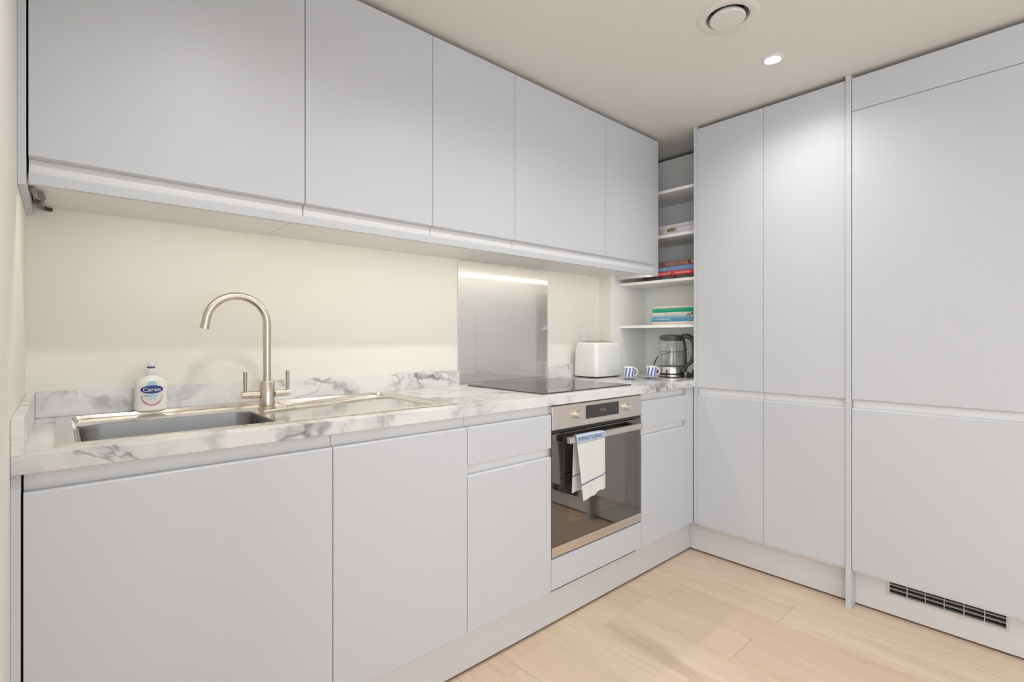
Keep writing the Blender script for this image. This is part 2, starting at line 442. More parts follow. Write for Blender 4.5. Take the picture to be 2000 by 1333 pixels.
# ------------------------------------------------------------------ cabinets
def j_door(x0, x1, z0, z1, y=YB, finger='top'):
    """slab door with a bevelled finger edge, extruded along X"""
    g = 0.0012; x0 += g; x1 -= g; c = 0.0045
    if finger == 'top': prof = [(y, z0+0.0008), (y+0.0008, z0), (y+DT, z0), (y+DT, z1), (y+0.0045, z1), (y+0.0005, z1-c), (y, z1-c-0.0008)]
    elif finger == 'bottom': prof = [(y, z0+c), (y+0.006, z0), (y+DT, z0), (y+DT, z1), (y+0.0008, z1), (y, z1-0.0008)]
    else: prof = [(y, z0+0.0008), (y+0.0008, z0), (y+DT, z0), (y+DT, z1), (y+0.0008, z1), (y, z1-0.0008)]
    return MB().prism(prof, x0, x1, 'x')
def carcass(x0, x1, y0, y1, z0, z1, rails=(), shelves=()):
    t = 0.016; g = 0.0009; x0 += g; x1 -= g
    m = MB()
    m.box(x0, x0+t, y0, y1, z0, z1); m.box(x1-t, x1, y0, y1, z0, z1)
    m.box(x0+t, x1-t, y0, y1, z0, z0+t); m.box(x0+t, x1-t, y1-0.008, y1, z0+t, z1)
    for a, b in rails: m.box(x0+t, x1-t, y0, y0+t, a, b)
    for z in shelves: m.box(x0+t, x1-t, y0+0.03, y1-0.01, z, z+t)
    return m
YC = YB+DT+0.0005
YBK = YW-0.03
CH = (ZCH-0.006, ZWU-0.001)
def legs(root, x0, x1, y0=YB+0.10, y1=1.80):
    for x in (x0+0.05, x1-0.05):
        for y in (y0, y1):
            MB().lathe([(0.022, 0), (0.022, 0.012), (0.014, 0.02), (0.014, 0.13), (0.02, 0.1525)], (x, y, 0.0), 12).build('leg', M['grey_plastic'], root)
def base_unit(name, label, x0, x1, fronts, rails, shelves=(), cat='cabinet', ztop=ZWU-0.0005):
    r = thing(name, label, cat, ((x0+x1)/2, YB, 0.153))
    r.location.z = 0.0
    carcass(x0, x1, YC, YBK, 0.153, ztop, rails, shelves).build('carcass', M['carcass'], r)
    for nm, a, b, f in fronts: j_door(x0, x1, a, b, YB, f).build(nm, M['door'], r)
    legs(r, x0, x1)
    return r
def xb(v): return XB+v
base_unit('sink_cabinet', 'widest white handleless base cabinet, below the sink bowl at the left end', xb(0), xb(.6), [('door', ZB, ZCH, 'top')], [CH])
r = base_unit('base_cabinet', 'white handleless base cabinet with one tall door, below the sink drainer', xb(.6), xb(1.05), [('door', ZB, ZCH, 'top')], [CH], (0.5,))
base_unit('drawer_cabinet', 'white base cabinet with a drawer over a door, left of the oven', xb(1.05), xb(1.45), [('drawer', .716, ZCH, 'top'), ('door', ZB, .6827, 'top')], [CH, (.676, .722)])
base_unit('corner_cabinet', 'narrow white base cabinet with a drawer over a door, right of the oven', xb(2.05), xb(2.45), [('drawer', .716, ZCH, 'top'), ('door', ZB, .6827, 'top')], [CH, (.676, .722)])
r = base_unit('oven_housing', 'white cabinet framing the built-in oven, with a low blank panel beneath it', xb(1.45), xb(2.05), [('bottom_panel', ZB, .2865, 'none')], [(.153, .268)], (.270,))
# filler where the base run meets the tall units, and the thin panel against the left wall
m = MB(); m.prism([(xb(2.45)+.0012, YB), (XT, YB), (XT, YB+DT), (xb(2.45)+.0012, YB+DT)], ZB, ZWU-.0006, 'z'); m.box(xb(2.45)+.0012, XT, YB+DT, YB+DT+.018, ZB, ZWU-.001)
tag(m.build('filler_panel', M['door']), 'slim white vertical filler strip in the corner between base run and tall cupboards', 'panel')
tag(B(XL+.0005, XB-.0026, YB-.001, YBK, 0.0, ZWU-.001).build('end_panel', M['door']), 'thin white base panel against the left wall, under the worktop end', 'panel')

# upper (wall) units
def upper(name, label, x0, x1, xbody=None):
    r = thing(name, label, 'cabinet', ((x0+x1)/2, YU, ZUC))
    xe = x1 if xbody is None else xbody
    m = B(x0+.0012, xe-.0012, YU+DT+.0005, YW-.001, ZUC, ZTOP-.001)
    if xbody: m.box(xbody-.001, x1, YU+DT+.0005, 1.81, ZUC, ZTOP-.001)
    m.build('carcass', M['carcass'], r)
    j_door(x0, x1, ZUB, ZTOP, YU, 'bottom').build('door', M['door'], r)
    return r
G = 'wall cabinets in a row under the ceiling'
upper('wall_cabinet', 'widest white wall cabinet, at the left end above the sink', xb(0), xb(.6))['group'] = G
upper('wall_cabinet', 'white wall cabinet second from the left, above the tap and drainer', xb(.6), xb(1.05))['group'] = G
upper('wall_cabinet', 'white wall cabinet third from the left, just left of the steel splashback', xb(1.05), xb(1.45))['group'] = G
upper('wall_cabinet', 'white wall cabinet directly above the steel splashback and hob', xb(1.45), xb(2.05))['group'] = G
upper('wall_cabinet', 'white wall cabinet at the right end, above the toaster beside the open shelves', xb(2.05), 2.4505, XC-.001)['group'] = G
tag(B(XL+.0005, XB-.0026, YU, YW-.001, ZPL-.004, ZTOP+.01).build('wall_cabinet_end_panel', M['door']), 'thin white end panel of the wall cabinets against the left wall', 'panel')
tag(B(2.4512, 2.4707, YU, 1.8165, ZPL, ZTOP+.0005).build('wall_cabinet_end_panel', M['door']), 'thin white end panel of the wall cabinets beside the open corner shelves', 'panel')
tag(B(XB+.001, 2.4505, YU+.002, YU+.018, ZPL, ZUC-.0006, bev=.0006, seg=1).build('light_pelmet', M['door']), 'long white strip hiding the lights along the bottom of the wall cabinets', 'pelmet')
r = thing('led_strip', 'long warm under-cabinet light strip behind the white pelmet', 'light', (1.2, YU+.03, 1.49))
B(0.02, 2.448, YU+.0225, YU+.0375, 1.4985, 1.5035).build('channel', M['white_plastic'], r)
B(0.025, 2.445, YU+.0275, YU+.0325, 1.4970, 1.4985).build('diffuser', M['led'], r)
# loose cable loop under the left wall cabinet
r = thing('light_cable', 'grey-brown loop of cable hanging under the leftmost wall cabinet', 'cable', (-.03, 1.7, 1.48))
pts = []
key = [(-.0500, 1.640, 1.497), (-.0485, 1.675, 1.492), (-.040, 1.705, 1.496), (-.0325, 1.745, 1.492), (-.036, 1.780, 1.488), (-.0455, 1.800, 1.493), (-.046, 1.830, 1.496), (-.040, 1.862, 1.492), (-.034, 1.886, 1.494)]
for i in range(len(key)-1):
    p0, p1, p2, p3 = [Vector(key[max(0, min(len(key)-1, i+k))]) for k in (-1, 0, 1, 2)]
    for q in range(6):
        t_ = q/6; pts.append(0.5*((2*p1)+(p2-p0)*t_+(2*p0-5*p1+4*p2-p3)*t_*t_+(3*p1-p0-3*p2+p3)*t_**3))
MB().tube(pts, lambda u: .0050+.0016*math.sin(u*23), 10).build('wire', M['copper'], r, True)
MB().cyl((-.038, 1.886, 1.4945), (-.018, 1.900, 1.4945), .0055).build('connector', M['black_plastic'], r, True)

# ------------------------------------------------------------------ tall units
def tall_door(y0, y1, z0, z1, finger=None):
    g = 0.0012; y0 += g; y1 -= g; x = XT; c = .0045
    if finger == 'top': prof = [(x, z0+.0008), (x+.0008, z0), (x+DT, z0), (x+DT, z1), (x+.0045, z1), (x+.0005, z1-c), (x, z1-c-.0008)]
    elif finger == 'bottom': prof = [(x, z0+c), (x+.006, z0), (x+DT, z0), (x+DT, z1), (x+.0008, z1), (x, z1-.0008)]
    else: prof = [(x, z0+.0008), (x+.0008, z0), (x+DT, z0), (x+DT, z1), (x+.0008, z1), (x, z1-.0008)]
    return MB().prism(prof, y0, y1, 'y')
XCT = XT+DT+.0005
def tall_carcass(y0, y1, z0, z1):
    t = .016; g = .0009; y0 += g; y1 -= g; m = MB(); x0, x1 = XCT, XR-.02
    m.box(x0, x1, y0, y0+t, z0, z1); m.box(x0, x1, y1-t, y1, z0, z1)
    m.box(x0, x1, y0+t, y1-t, z0, z0+t); m.box(x0, x1, y0+t, y1-t, z1-t, z1); m.box(x1-.008, x1, y0+t, y1-t, z0+t, z1-t)
    m.box(x0, x0+t, y0+t, y1-t, ZCH-.01, .885)
    return m
def tall_legs(root, y0, y1):
    for x in (XT+.10, XR-.12):
        for y in (y0+.05, y1-.05):
            MB().lathe([(0.022, 0), (0.022, 0.012), (0.014, 0.02), (0.014, 0.13), (0.02, 0.1525)], (x, y, 0.0), 12).build('leg', M['grey_plastic'], root)
for lab, a, b in (('tall white cupboard beside the open corner shelves, door over door', 0.9785, 1.3107),
                  ('second tall white cupboard from the corner, beside the dividing post', 0.6427, 0.9785)):
    r = thing('tall_cabinet', lab, 'cupboard', (XT, (a+b)/2, 0.0), 'tall cupboards on the right wall')
    tall_carcass(a, b, .153, ZTOP-.001).build('carcass', M['carcass'], r)
    tall_door(a, b, .877, ZTOP, 'bottom').build('upper_door', M['door'], r)
    tall_door(a, b, ZB, ZCH, 'top').build('lower_door', M['door'], r)
    tall_legs(r, a, b)
a, b = 0.02, 0.6210
r = thing('fridge_freezer_housing', 'widest tall white cupboard at the right edge with a blank panel at the top', 'cupboard', (XT, (a+b)/2, 0.0))
tall_carcass(a, b, .153, ZTOP-.001).build('carcass', M['carcass'], r)
tall_door(a, b, 2.0885, ZTOP).build('top_panel', M['door'], r)
tall_door(a, b, .877, 2.0862, 'bottom').build('upper_door', M['door'], r)
tall_door(a, b, ZB-.003, ZCH, 'top').build('lower_door', M['door'], r)
tall_legs(r, a, b)
tag(B(XT-.001, XR-.002, 1.3112, 1.3280, ZB, CEIL-.001, bev=.0006, seg=1).build('tall_end_panel', M['door']), 'full-height thin white panel edge beside the open corner shelves', 'panel')
tag(B(XT-.006, XR-.002, .6218, .6420, 0.0, CEIL-.001, bev=.0006, seg=1).build('tall_end_panel', M['door']), 'full-height thin white post between the two tall cupboards and the widest one', 'panel')

# plinths
ZP0, ZP1 = .0095, .152
XP, YP = 2.524, 1.378
tag(B(XB, XP-.0005, YP, YP+.016, ZP0, ZP1).build('plinth', M['plinth']), 'long white plinth under the sink and oven cabinets', 'plinth')
tag(B(XP, XP+.016, .6425, YP-.0005, ZP0, ZP1).build('plinth', M['plinth']), 'short white plinth under the two tall cupboards', 'plinth')
# third plinth is pierced by the ventilation grille
GY0, GY1, GZ0, GZ1 = .152, .509, .088, .1505
m = MB(); m.slab([.0195, GY0+.006, GY1-.006, .6213], [ZP0, GZ0+.006, GZ1-.006, ZP1], XP, XP+.016, lambda y, z: not (GY0+.006 < y < GY1-.006 and GZ0+.006 < z < GZ1-.006))
m.map(lambda x, y, z: (z, x, y))
tag(m.build('plinth', M['plinth']), 'white plinth with a ventilation slot, under the widest tall cupboard', 'plinth')
tag(B(XB, XP-.002, YP+.006, YP+.012, 0, ZP0-.0005).build('plinth_seal', col('brown_seal', 120, 98, 76)), 'thin brown seal between the long plinth and the floor', 'trim')
tag(B(XP+.006, XP+.012, .6425, YP, 0, ZP0-.0005).build('plinth_seal', M['brown_seal']), 'thin brown seal under the plinth of the tall cupboards', 'trim')
tag(B(XP+.006, XP+.012, .0195, .6213, 0, ZP0-.0005).build('plinth_seal', M['brown_seal']), 'thin brown seal under the vented plinth at the right', 'trim')
r = thing('ventilation_grille', 'pale slotted ventilation grille set in the plinth at lower right', 'grille', (XP, (GY0+GY1)/2, GZ0))
m = MB(); m.slab([GY0, GY0+.008, GY1-.008, GY1], [GZ0, GZ0+.007, GZ1-.005, GZ1], XP-.0035, XP-.0002, lambda y, z: not (GY0+.008 < y < GY1-.008 and GZ0+.007 < z < GZ1-.005))
m.map(lambda x, y, z: (z, x, y)); m.build('frame', M['grille'], r)
iz0, iz1 = GZ0+.007, GZ1-.005
for k in (1, 2):
    z = iz0+(iz1-iz0)*k/3+.002; B(XP-.003, XP+.010, GY0+.008, GY1-.008, z-.0008, z+.0008).build('slat', M['grille'], r)
for k in range(1, 6):
    y = GY0+.008+(GY1-GY0-.016)*k/6; B(XP-.0025, XP+.004, y-.0010, y+.0010, iz0, iz1).build('divider', M['grille'], r)
B(XP+.018, XP+.020, GY0, GY1, GZ0, GZ1).build('backing', M['dark'], r)

# ------------------------------------------------------------------ worktop, upstands
YF = 1.3197
XE = 2.7745
hole = lambda x, y: (0.006 < x < 0.972 and 1.386 < y < 1.858)
def wt(x, y):
    if hole(x, y): return False
    if x < XT: return y < (YW-.0005) if x < XC-.0005 else y < 1.8165
    return 1.3285 < y < 1.8165
m = MB(); m.slab([XL+.0005, .006, .972, XC-.0005, XT-.0008, XE], [YF, 1.3285, 1.386, 1.858, 1.8165, YW-.0005][:3]+[1.8165, 1.858, YW-.0005], ZWU, ZWT, wt)
wo = m.build('worktop', M['marble']); bv = wo.modifiers.new('edge', 'BEVEL'); bv.width = .0015; bv.segments = 2; bv.limit_method = 'ANGLE'
tag(wo, 'long white marble-effect worktop with grey veins over the base cabinets', 'worktop')
ZUS = .9865
tag(B(XL+.019, 1.3800, 1.902, YW-.0005, ZWT, ZUS, bev=.001).build('upstand', M['marble']), 'long marble-effect upstand behind the sink, left of the steel splashback', 'upstand')
tag(B(1.9795, XC-.001, 1.902, YW-.0005, ZWT, ZUS, bev=.001).build('upstand', M['marble']), 'short marble-effect upstand behind the toaster, right of the splashback', 'upstand')
tag(B(XL+.0005, XL+.0185, YF, YW-.0005, ZWT, ZUS, bev=.001).build('upstand', M['marble']), 'short marble-effect upstand along the left wall', 'upstand')
tag(B(1.3812, 1.9785, YW-.006, YW-.0005, ZWT+.0005, 1.4965, bev=.0005, seg=1).build('splashback', M['splash']), 'brushed stainless steel splashback sheet behind the hob', 'splashback')

# ------------------------------------------------------------------ corner shelves
r = thing('corner_shelving', 'open white corner shelves with books between wall cabinets and tall cupboards', 'shelves', (2.6, 1.57, ZWT))
B(XC, XE+.018, 1.8170, 1.8350, ZWT, CEIL-.002).build('side_panel', M['shelf'], r)
B(XE, XE+.018, 1.3285, 1.8168, ZWT, 2.2256).build('back_panel', M['shelf'], r)
SH = [1.210, 1.463, 1.710, 1.958]
for z in SH: B(2.503, XE-.0005, 1.3285, 1.8168, z-.016, z, bev=.0008, seg=1).build('shelf', M['shelf'], r)

# ------------------------------------------------------------------ books
def book(label, z, th, y0, y1, mat, x0=2.508, depth=.19, title=None, tcol=None, extra=None, rot=0, group=None, th_w=.86):
    r = thing('book', label, 'book', ((x0+depth/2), (y0+y1)/2, z), group)
    c = .0022 if th > .014 else .0012
    m = MB(); n = 6
    prof = [(x0+.004-.004*math.cos((i/n-.5)*PI*.9), z+th*i/n) for i in range(n+1)]
    prof += [(x0+depth, z+th), (x0+depth, z+th-c), (x0+.006, z+th-c), (x0+.006, z+c), (x0+depth, z+c), (x0+depth, z)]
    m.prism(prof, y0, y1, 'y'); m.build('cover', mat, r)
    B(x0+.0065, x0+depth-.004, y0+.003, y1-.003, z+c+.0002, z+th-c-.0002).build('pages', M['paper'], r)
    if title:
        for tt, yc, wd, hh, tc in title:
            text('lettering', tt, wd, th*hh, face_matrix((x0-.0003, yc, z+th*.5), (0, -1, 0), (0, 0, 1)), tc, r)
    if extra: extra(r, x0)
    return r
BW = col('title_white', 225, 222, 215)
z = SH[0]; GB = 'books stacked flat on the lowest shelf'
book('white book with faint pink lettering, bottom of the stack above the kettle', z, .0165, 1.336, 1.600, col('pinkish_white_cover', 222, 214, 206), title=[('FARMHOUSE & COUNTRY KITCHEN', 1.47, .21, .28, col('title_rose', 214, 170, 160))], group=GB)
z += .0168
book('blue book with white and dark lettering on its spine, above the kettle', z, .0275, 1.332, 1.606, col('sky_blue_cover', 96, 154, 186), title=[('A Marguerite', 1.535, .085, .34, BW), ('Home Baking', 1.435, .095, .36, col('title_navy', 58, 84, 112))], group=GB)
z += .0278
def fruit(r, x0):
    for q, (yy, zz, rr, cc) in enumerate(((1.372, .006, .0055, 'berry_red'), (1.357, .011, .0065, 'leaf_dark'), (1.345, .006, .006, 'berry_red'), (1.384, .004, .004, 'berry_red'))):
        zc = SH[0]+.0446+zz+.003
        MB().cyl((x0-.0006, yy, zc), (x0+.0003, yy, zc), rr, seg=12).build('fruit_picture', col(cc, *(134, 60, 52) if cc == 'berry_red' else (52, 72, 56)), r)
book('pale grey book with a red fruit picture on its spine, under the green book', z, .0240, 1.334, 1.596, col('pale_grey_cover', 196, 202, 196), title=[('III', 1.51, .02, .5, col('title_grey', 150, 160, 158)), ('the pantry book', 1.45, .07, .2, M['title_grey'])], extra=fruit, group=GB)
z += .0243
book('bright green book with a plain spine, second from the top of the stack', z, .0215, 1.334, 1.598, col('emerald_cover', 18, 150, 122), group=GB)
z += .0218
book('thin cream book topmost on the stack above the kettle', z, .0120, 1.340, 1.590, col('cream_cover', 214, 206, 192), title=[('EAT', 1.485, .018, .45, M['title_grey'])], group=GB)
z = SH[1]; GB = 'cookbooks stacked flat on the second shelf'
book('black book with grey lettering, bottom of the stack on the second shelf', z, .0185, 1.334, 1.660, col('black_cover', 44, 40, 42), title=[('VEGETABLE', 1.59, .07, .35, col('title_silver', 150, 150, 150)), ('THALI', 1.505, .07, .6, M['title_silver']), ('KITCHEN NOTES', 1.40, .09, .4, M['title_silver'])], group=GB)
z += .0188
book('red book with white capital lettering on its spine, above the black book', z, .0255, 1.332, 1.640, col('red_cover', 206, 60, 56), title=[('GORDON PARLANT', 1.545, .12, .48, BW), ('TREASURES', 1.415, .10, .42, BW)], group=GB)
z += .0258
book('pale blue book with white lettering, between red and brown books', z, .0235, 1.334, 1.635, col('pale_blue_cover', 118, 148, 192), title=[('SEA TALES', 1.545, .07, .42, BW)], group=GB)
z += .0238
def food(r, x0):
    zc = SH[1]+.0684+.014
    for yy, dz, rr, cn, cc in ((1.372, .001, .0105, 'roast_brown', (98, 60, 40)), (1.356, .003, .0085, 'crust_gold', (206, 150, 84)), (1.386, -.003, .007, 'toast_orange', (196, 120, 64)), (1.345, -.002, .007, 'cream_dot', (226, 212, 184))):
        MB().cyl((x0-.0006, yy, zc+dz), (x0+.0003, yy, zc+dz), rr, seg=12).build('food_picture', col(cn, *cc), r)
book('brown book with a food picture on its spine, topmost on the second shelf', z, .0285, 1.338, 1.640, col('mauve_brown_cover', 128, 92, 88), title=[('THE', 1.615, .022, .5, col('title_tan', 190, 150, 128)), ('GREAT', 1.57, .05, .5, M['title_tan']), ('BRITISH OVEN', 1.455, .12, .5, M['title_tan'])], extra=food, group=GB)
z = SH[2]
def sketch(r, x0):
    dk = col('sketch_grey', 118, 112, 130)
    zb = z+.006
    for y_, h_ in ((1.606, .020), (1.597, .022), (1.590, .020), (1.570, .026), (1.562, .022), (1.552, .024), (1.545, .02), (1.536, .024), (1.527, .02), (1.445, .018)):
        B(x0-.0006, x0+.0002, y_-.0010, y_+.0010, zb, zb+h_).build('sketch_line', dk, r)
    for a_, b_, zz in ((1.62, 1.52, zb+.026), (1.62, 1.585, zb+.002), (1.455, 1.336, zb+.0275)):
        B(x0-.0006, x0+.0002, b_, a_, zz, zz+.0010).build('sketch_line', dk, r)
    m = MB()
    for yy, zz, rr in ((1.492, .014, .010), (1.478, .018, .011), (1.466, .013, .009), (1.500, .017, .007), (1.456, .020, .006)):
        m.cyl((x0-.0008-.00005*yy, yy, zb+zz), (x0+.0003, yy, zb+zz), rr, seg=10)
    m.build('sketch_tree', col('sketch_green', 118, 122, 76), r)
book('large pale pink book with a line drawing and green tree on its spine', z, .0520, 1.331, 1.650, col('blush_white_cover', 208, 200, 204), x0=2.506, depth=.25, extra=sketch)

# ------------------------------------------------------------------ sink
def rrect(x0, x1, y0, y1, r, z, n=8):
    out = []
    for cx, cy, a0 in ((x1-r, y1-r, 0), (x0+r, y1-r, PI/2), (x0+r, y0+r, PI), (x1-r, y0+r, 3*PI/2)):
        for i in range(n+1):
            a = a0+PI/2*i/n; out.append((cx+r*math.cos(a), cy+r*math.sin(a), z))
    return out
r = thing('kitchen_sink', 'stainless steel inset sink with one bowl and a ribbed drainer on the right', 'sink', (0.48, 1.62, ZWT))
ZS = ZWT+.0028; ZD = ZWT-.0060
L = []
O = (-.0095, .987, 1.372, 1.872)
I = (.0235, .958, 1.392, 1.852)
L.append(rrect(*O, .004, ZWT+.0002)); L.append(rrect(O[0]+.001, O[1]-.001, O[2]+.001, O[3]-.001, .004, ZS))
L.append(rrect(*I, .016, ZS+.0006)); L.append(rrect(I[0]+.004, I[1]-.004, I[2]+.003, I[3]-.004, .016, ZD+.001)); L.append(rrect(I[0]+.008, I[1]-.008, I[2]+.006, I[3]-.008, .016, ZD))
L.append(rrect(I[0]+.008, I[1]-.008, I[2]+.006, I[3]-.008, .016, ZD-.0012)); L.append(rrect(*I, .016, ZD)); L.append(rrect(O[0]+.018, O[1]-.018, O[2]+.016, O[3]-.016, .004, ZWT+.0002))
MB().loft(L, close=True).build('rim', M['sink'], r, True)
# deck: surface between rim and bowl opening (bridged rings) with a thickness
bx = (.034, .435, 1.402, 1.700)
outer = rrect(I[0]+.0078, I[1]-.0078, I[2]+.0058, I[3]-.0078, .016, ZD)
def deck():
    m = MB()
    xs = [I[0]+.008, bx[0]-.004, bx[1]+.004, I[1]-.008]; ys = [I[2]+.006, bx[2]-.002, bx[3]+.004, I[3]-.008]
    m.slab(xs, ys, ZD-.0012, ZD, lambda x, y: not (xs[1] < x < xs[2] and ys[1] < y < ys[2]))
    return m
deck().build('deck', M['sink'], r)
L = [rrect(bx[0]-.006, bx[1]+.006, bx[2]-.0025, bx[3]+.006, .050, ZD+.0004), rrect(bx[0]-.003, bx[1]+.003, bx[2]-.001, bx[3]+.003, .050, ZD+.0022), rrect(bx[0], bx[1], bx[2], bx[3], .050, ZD+.0014), rrect(bx[0]+.002, bx[1]-.002, bx[2]+.002, bx[3]-.002, .048, ZD-.006),
     rrect(bx[0]+.006, bx[1]-.006, bx[2]+.006, bx[3]-.006, .046, ZD-.135), rrect(bx[0]+.014, bx[1]-.014, bx[2]+.014, bx[3]-.014, .044, ZD-.154), rrect(bx[0]+.03, bx[1]-.03, bx[2]+.03, bx[3]-.03, .035, ZD-.160), rrect(bx[0]+.17, bx[1]-.17, bx[2]+.12, bx[3]-.12, .015, ZD-.163)]
MB().loft(L, cap0=False, cap1=True).build('bowl', M['bowl'], r, True)
wst = MB().lathe([(.040, 0), (.038, .002), (.026, .0018), (.022, -.001), (.0, -.001)], (.235, 1.551, ZD-.1625), 28, cap1=False).build('waste', M['chrome'], r, True)
for k in range(5):
    ya, yb_ = 1.668+.042*k, 1.768+.018*k
    m = MB(); m.tube([(.565, ya if k else 1.672, ZD+.0006), (.60, ya*.93+yb_*.07, ZD+.0014), (.895, yb_*.93+ya*.07, ZD+.0014), (.925, yb_, ZD+.0004)], .0032, 10)
    m.build('drainer_rib', M['sink'], r, True)
m = MB(); m.tube([(.462, 1.646, ZD+.001), (.48, 1.650, ZD+.003), (.88, 1.755, ZD+.003), (.938, 1.752, ZD+.002), (.940, 1.72, ZD+.001), (.940, 1.42, ZD+.001)], .0045, 12); m.build('drainer_ridge', M['sink'], r, True)
MB().cyl((.432-.0075, 1.62, ZD-.030), (.432-.003, 1.62, ZD-.030), .013, seg=20).build('overflow', M['black_plastic'], r, True)

# tap
TX, TY = .497, 1.738
ZT = ZD+.0002
r = thing('mixer_tap', 'brushed nickel swan-neck mixer tap with two levers behind the sink', 'tap', (TX, TY, ZT))
MB().lathe([(.0265, 0), (.0265, .004), (.0235, .006), (.0235, .0865), (.0225, .088), (.0, .088)], (TX, TY, ZT), 36, cap1=False).build('body', M['nickel'], r, True)
ZTP = 1.268; R = .0855
pts = [(TX, TY, ZT+.086), (TX, TY, ZT+.15)]+[(TX, TY, ZTP-R-.012)]
for i in range(0, 33):
    a = math.radians(172)*i/32
    pts.append((TX-R+R*math.cos(a), TY, ZTP-R+R*math.sin(a)))
e = Vector(pts[-1]); d = (e-Vector(pts[-2])).normalized(); pts.append(tuple(e+d*.012))
MB().tube(pts, .0121, 24).build('spout', M['nickel'], r, True)
MB().cyl(tuple(e+d*.0115), tuple(e+d*.030), .0128, .0128, 28).build('nozzle', M['nickel'], r, True)
for s, x2 in ((-1, .074), (1, .070)):
    zz = .9575
    v = MB(); v.cyl((TX+s*.0225, TY, zz), (TX+s*.052, TY, zz), .0120); v.cyl((TX+s*.052, TY, zz), (TX+s*.0545, TY, zz), .0105); v.cyl((TX+s*.0545, TY, zz), (TX+s*x2, TY, zz), .0112)
    vo = v.build('valve', M['nickel'], r, True)
    MB().cyl((TX+s*.064, TY, zz+.006), (TX+s*.064, TY, 1.030), .0048, .0062).build('lever', M['nickel_dark'], vo, True)

# soap bottle
SX, SY, SZ = .2050, 1.8650, ZS+.0006
def sup(t, a, b, n=2.6):
    c, s = math.cos(t), math.sin(t)
    return (a*math.copysign(abs(c)**(2/n), c), b*math.copysign(abs(s)**(2/n), s))
prof = [(.036, .022, 0), (.041, .0255, .003), (.0425, .0265, .014), (.0405, .0255, .035), (.0395, .025, .055), (.0405, .025, .078), (.0395, .0245, .088), (.034, .022, .0955), (.020, .0165, .0995), (.0135, .0135, .104), (.0130, .0130, .112)]
r = thing('soap_bottle', 'clear white hand soap pump bottle with a blue oval label behind the sink', 'bottle', (SX, SY, SZ))
MB().loft([[(SX+sup(2*PI*i/48, a, b)[0], SY+sup(2*PI*i/48, a, b)[1], SZ+z_) for i in range(48)] for a, b, z_ in prof]).build('body', M['soap'], r, True)
MB().lathe([(.0150, .1095), (.0155, .111), (.0155, .1245), (.0125, .1265), (.0115, .1265)], (SX, SY, SZ), 28).build('collar', M['white_plastic'], r, True)
MB().lathe([(.0100, .1265), (.0108, .1270), (.0108, .1305), (.0100, .1308)], (SX, SY, SZ), 28).build('blue_ring', col('navy_plastic', 52, 56, 122, .3), r, True)
m = MB(); m.lathe([(.0075, .1308), (.0085, .1320), (.0095, .140), (.0085, .1445), (.004, .146)], (SX, SY, SZ), 24)
m.build('pump_head', M['white_plastic'], r, True)
def front(x, z_, off):
    for (a0, b0, z0), (a1, b1, z1) in zip(prof, prof[1:]):
        if z0 <= z_ <= z1:
            k = (z_-z0)/(z1-z0); a, b = a0+(a1-a0)*k, b0+(b1-b0)*k; break
    x_ = max(-.98*a, min(.98*a, x))
    return (SX+x, SY-b*(1-abs(x_/a)**2.6)**(1/2.6)-off, SZ+z_)
def ell(cx, cz, a, b, off, name, mat, a0=0, a1=2*PI, inner=0.0, n=36):
    m = MB(); rows = []
    fr = [inner+(1-inner)*k/5 for k in range(6)]
    for f in fr: rows.append([m.b.verts.new(front(cx+a*f*math.cos(a0+(a1-a0)*i/n), cz+b*f*math.sin(a0+(a1-a0)*i/n), off)) for i in range(n+1)])
    for p, q in zip(rows, rows[1:]):
        for i in range(n):
            try: m.b.faces.new((p[i], p[i+1], q[i+1], q[i]))
            except ValueError: pass
    return m.build(name, mat, r)
ell(0, .0465, .0255, .0290, .0004, 'label', col('label_pale', 214, 212, 214, .35), inner=.01)
ell(0, .0745, .0135, .0150, .0005, 'label_drop', col('label_sky', 164, 196, 214, .35), inner=.01)
ell(0, .0465, .0270, .0305, .0006, 'label_ring', col('label_pink', 196, 60, 120, .35), PI*1.17, PI*1.80, .90)
ell(0, .0465, .0270, .0305, .0006, 'label_ring', col('label_grey', 120, 110, 140, .35), PI*1.0, PI*1.17, .93)
ell(0, .0465, .0270, .0305, .0006, 'label_ring', col('label_rose', 224, 150, 156, .35), PI*1.80, PI*2.0, .90)
ell(0, .0640, .0280, .0125, .0008, 'label_oval', col('label_blue', 42, 52, 124, .35), inner=.01)
ell(0, .0455, .016, .004, .0008, 'label_stripe', M['label_sky'], inner=.01)
text('lettering', 'Carex', .045, .0115, None, col('label_white', 232, 232, 236, .4), r, warp=lambda x, y: front(x, .0642+y, .0012))
text('lettering', 'CARE', .010, .0045, None, col('label_purple', 96, 70, 110, .4), r, warp=lambda x, y: front(x-.015, .0465+y, .0012))
text('lettering', 'moisture plus', .020, .0028, None, M['label_purple'], r, warp=lambda x, y: front(x, .0370+y, .0012))

# ------------------------------------------------------------------ hob
r = thing('induction_hob', 'black glass induction hob set in the worktop above the oven', 'hob', (1.69, 1.62, ZWT))
B(1.3990, 1.9850, 1.3775, 1.8650, ZWT+.0002, ZWT+.0052, bev=.0015).build('glass', M['hob'], r)
for cx, cy, rr in ((1.545, 1.50, .090), (1.845, 1.50, .070), (1.545, 1.735, .070), (1.845, 1.735, .090)):
    m = MB(); L = [[(cx+q*math.cos(2*PI*i/40), cy+q*math.sin(2*PI*i/40), ZWT+.00535) for i in range(40)] for q in (rr, rr-.0012)]
    m.loft(L, False, False).build('cooking_zone', M['zone'], r)

# ------------------------------------------------------------------ oven
OX0, OX1 = xb(1.45)+.0032, xb(2.05)-.0032
r = thing('built_in_oven', 'stainless steel built-in oven with dark glass door under the hob', 'oven', ((OX0+OX1)/2, YB, .2865))
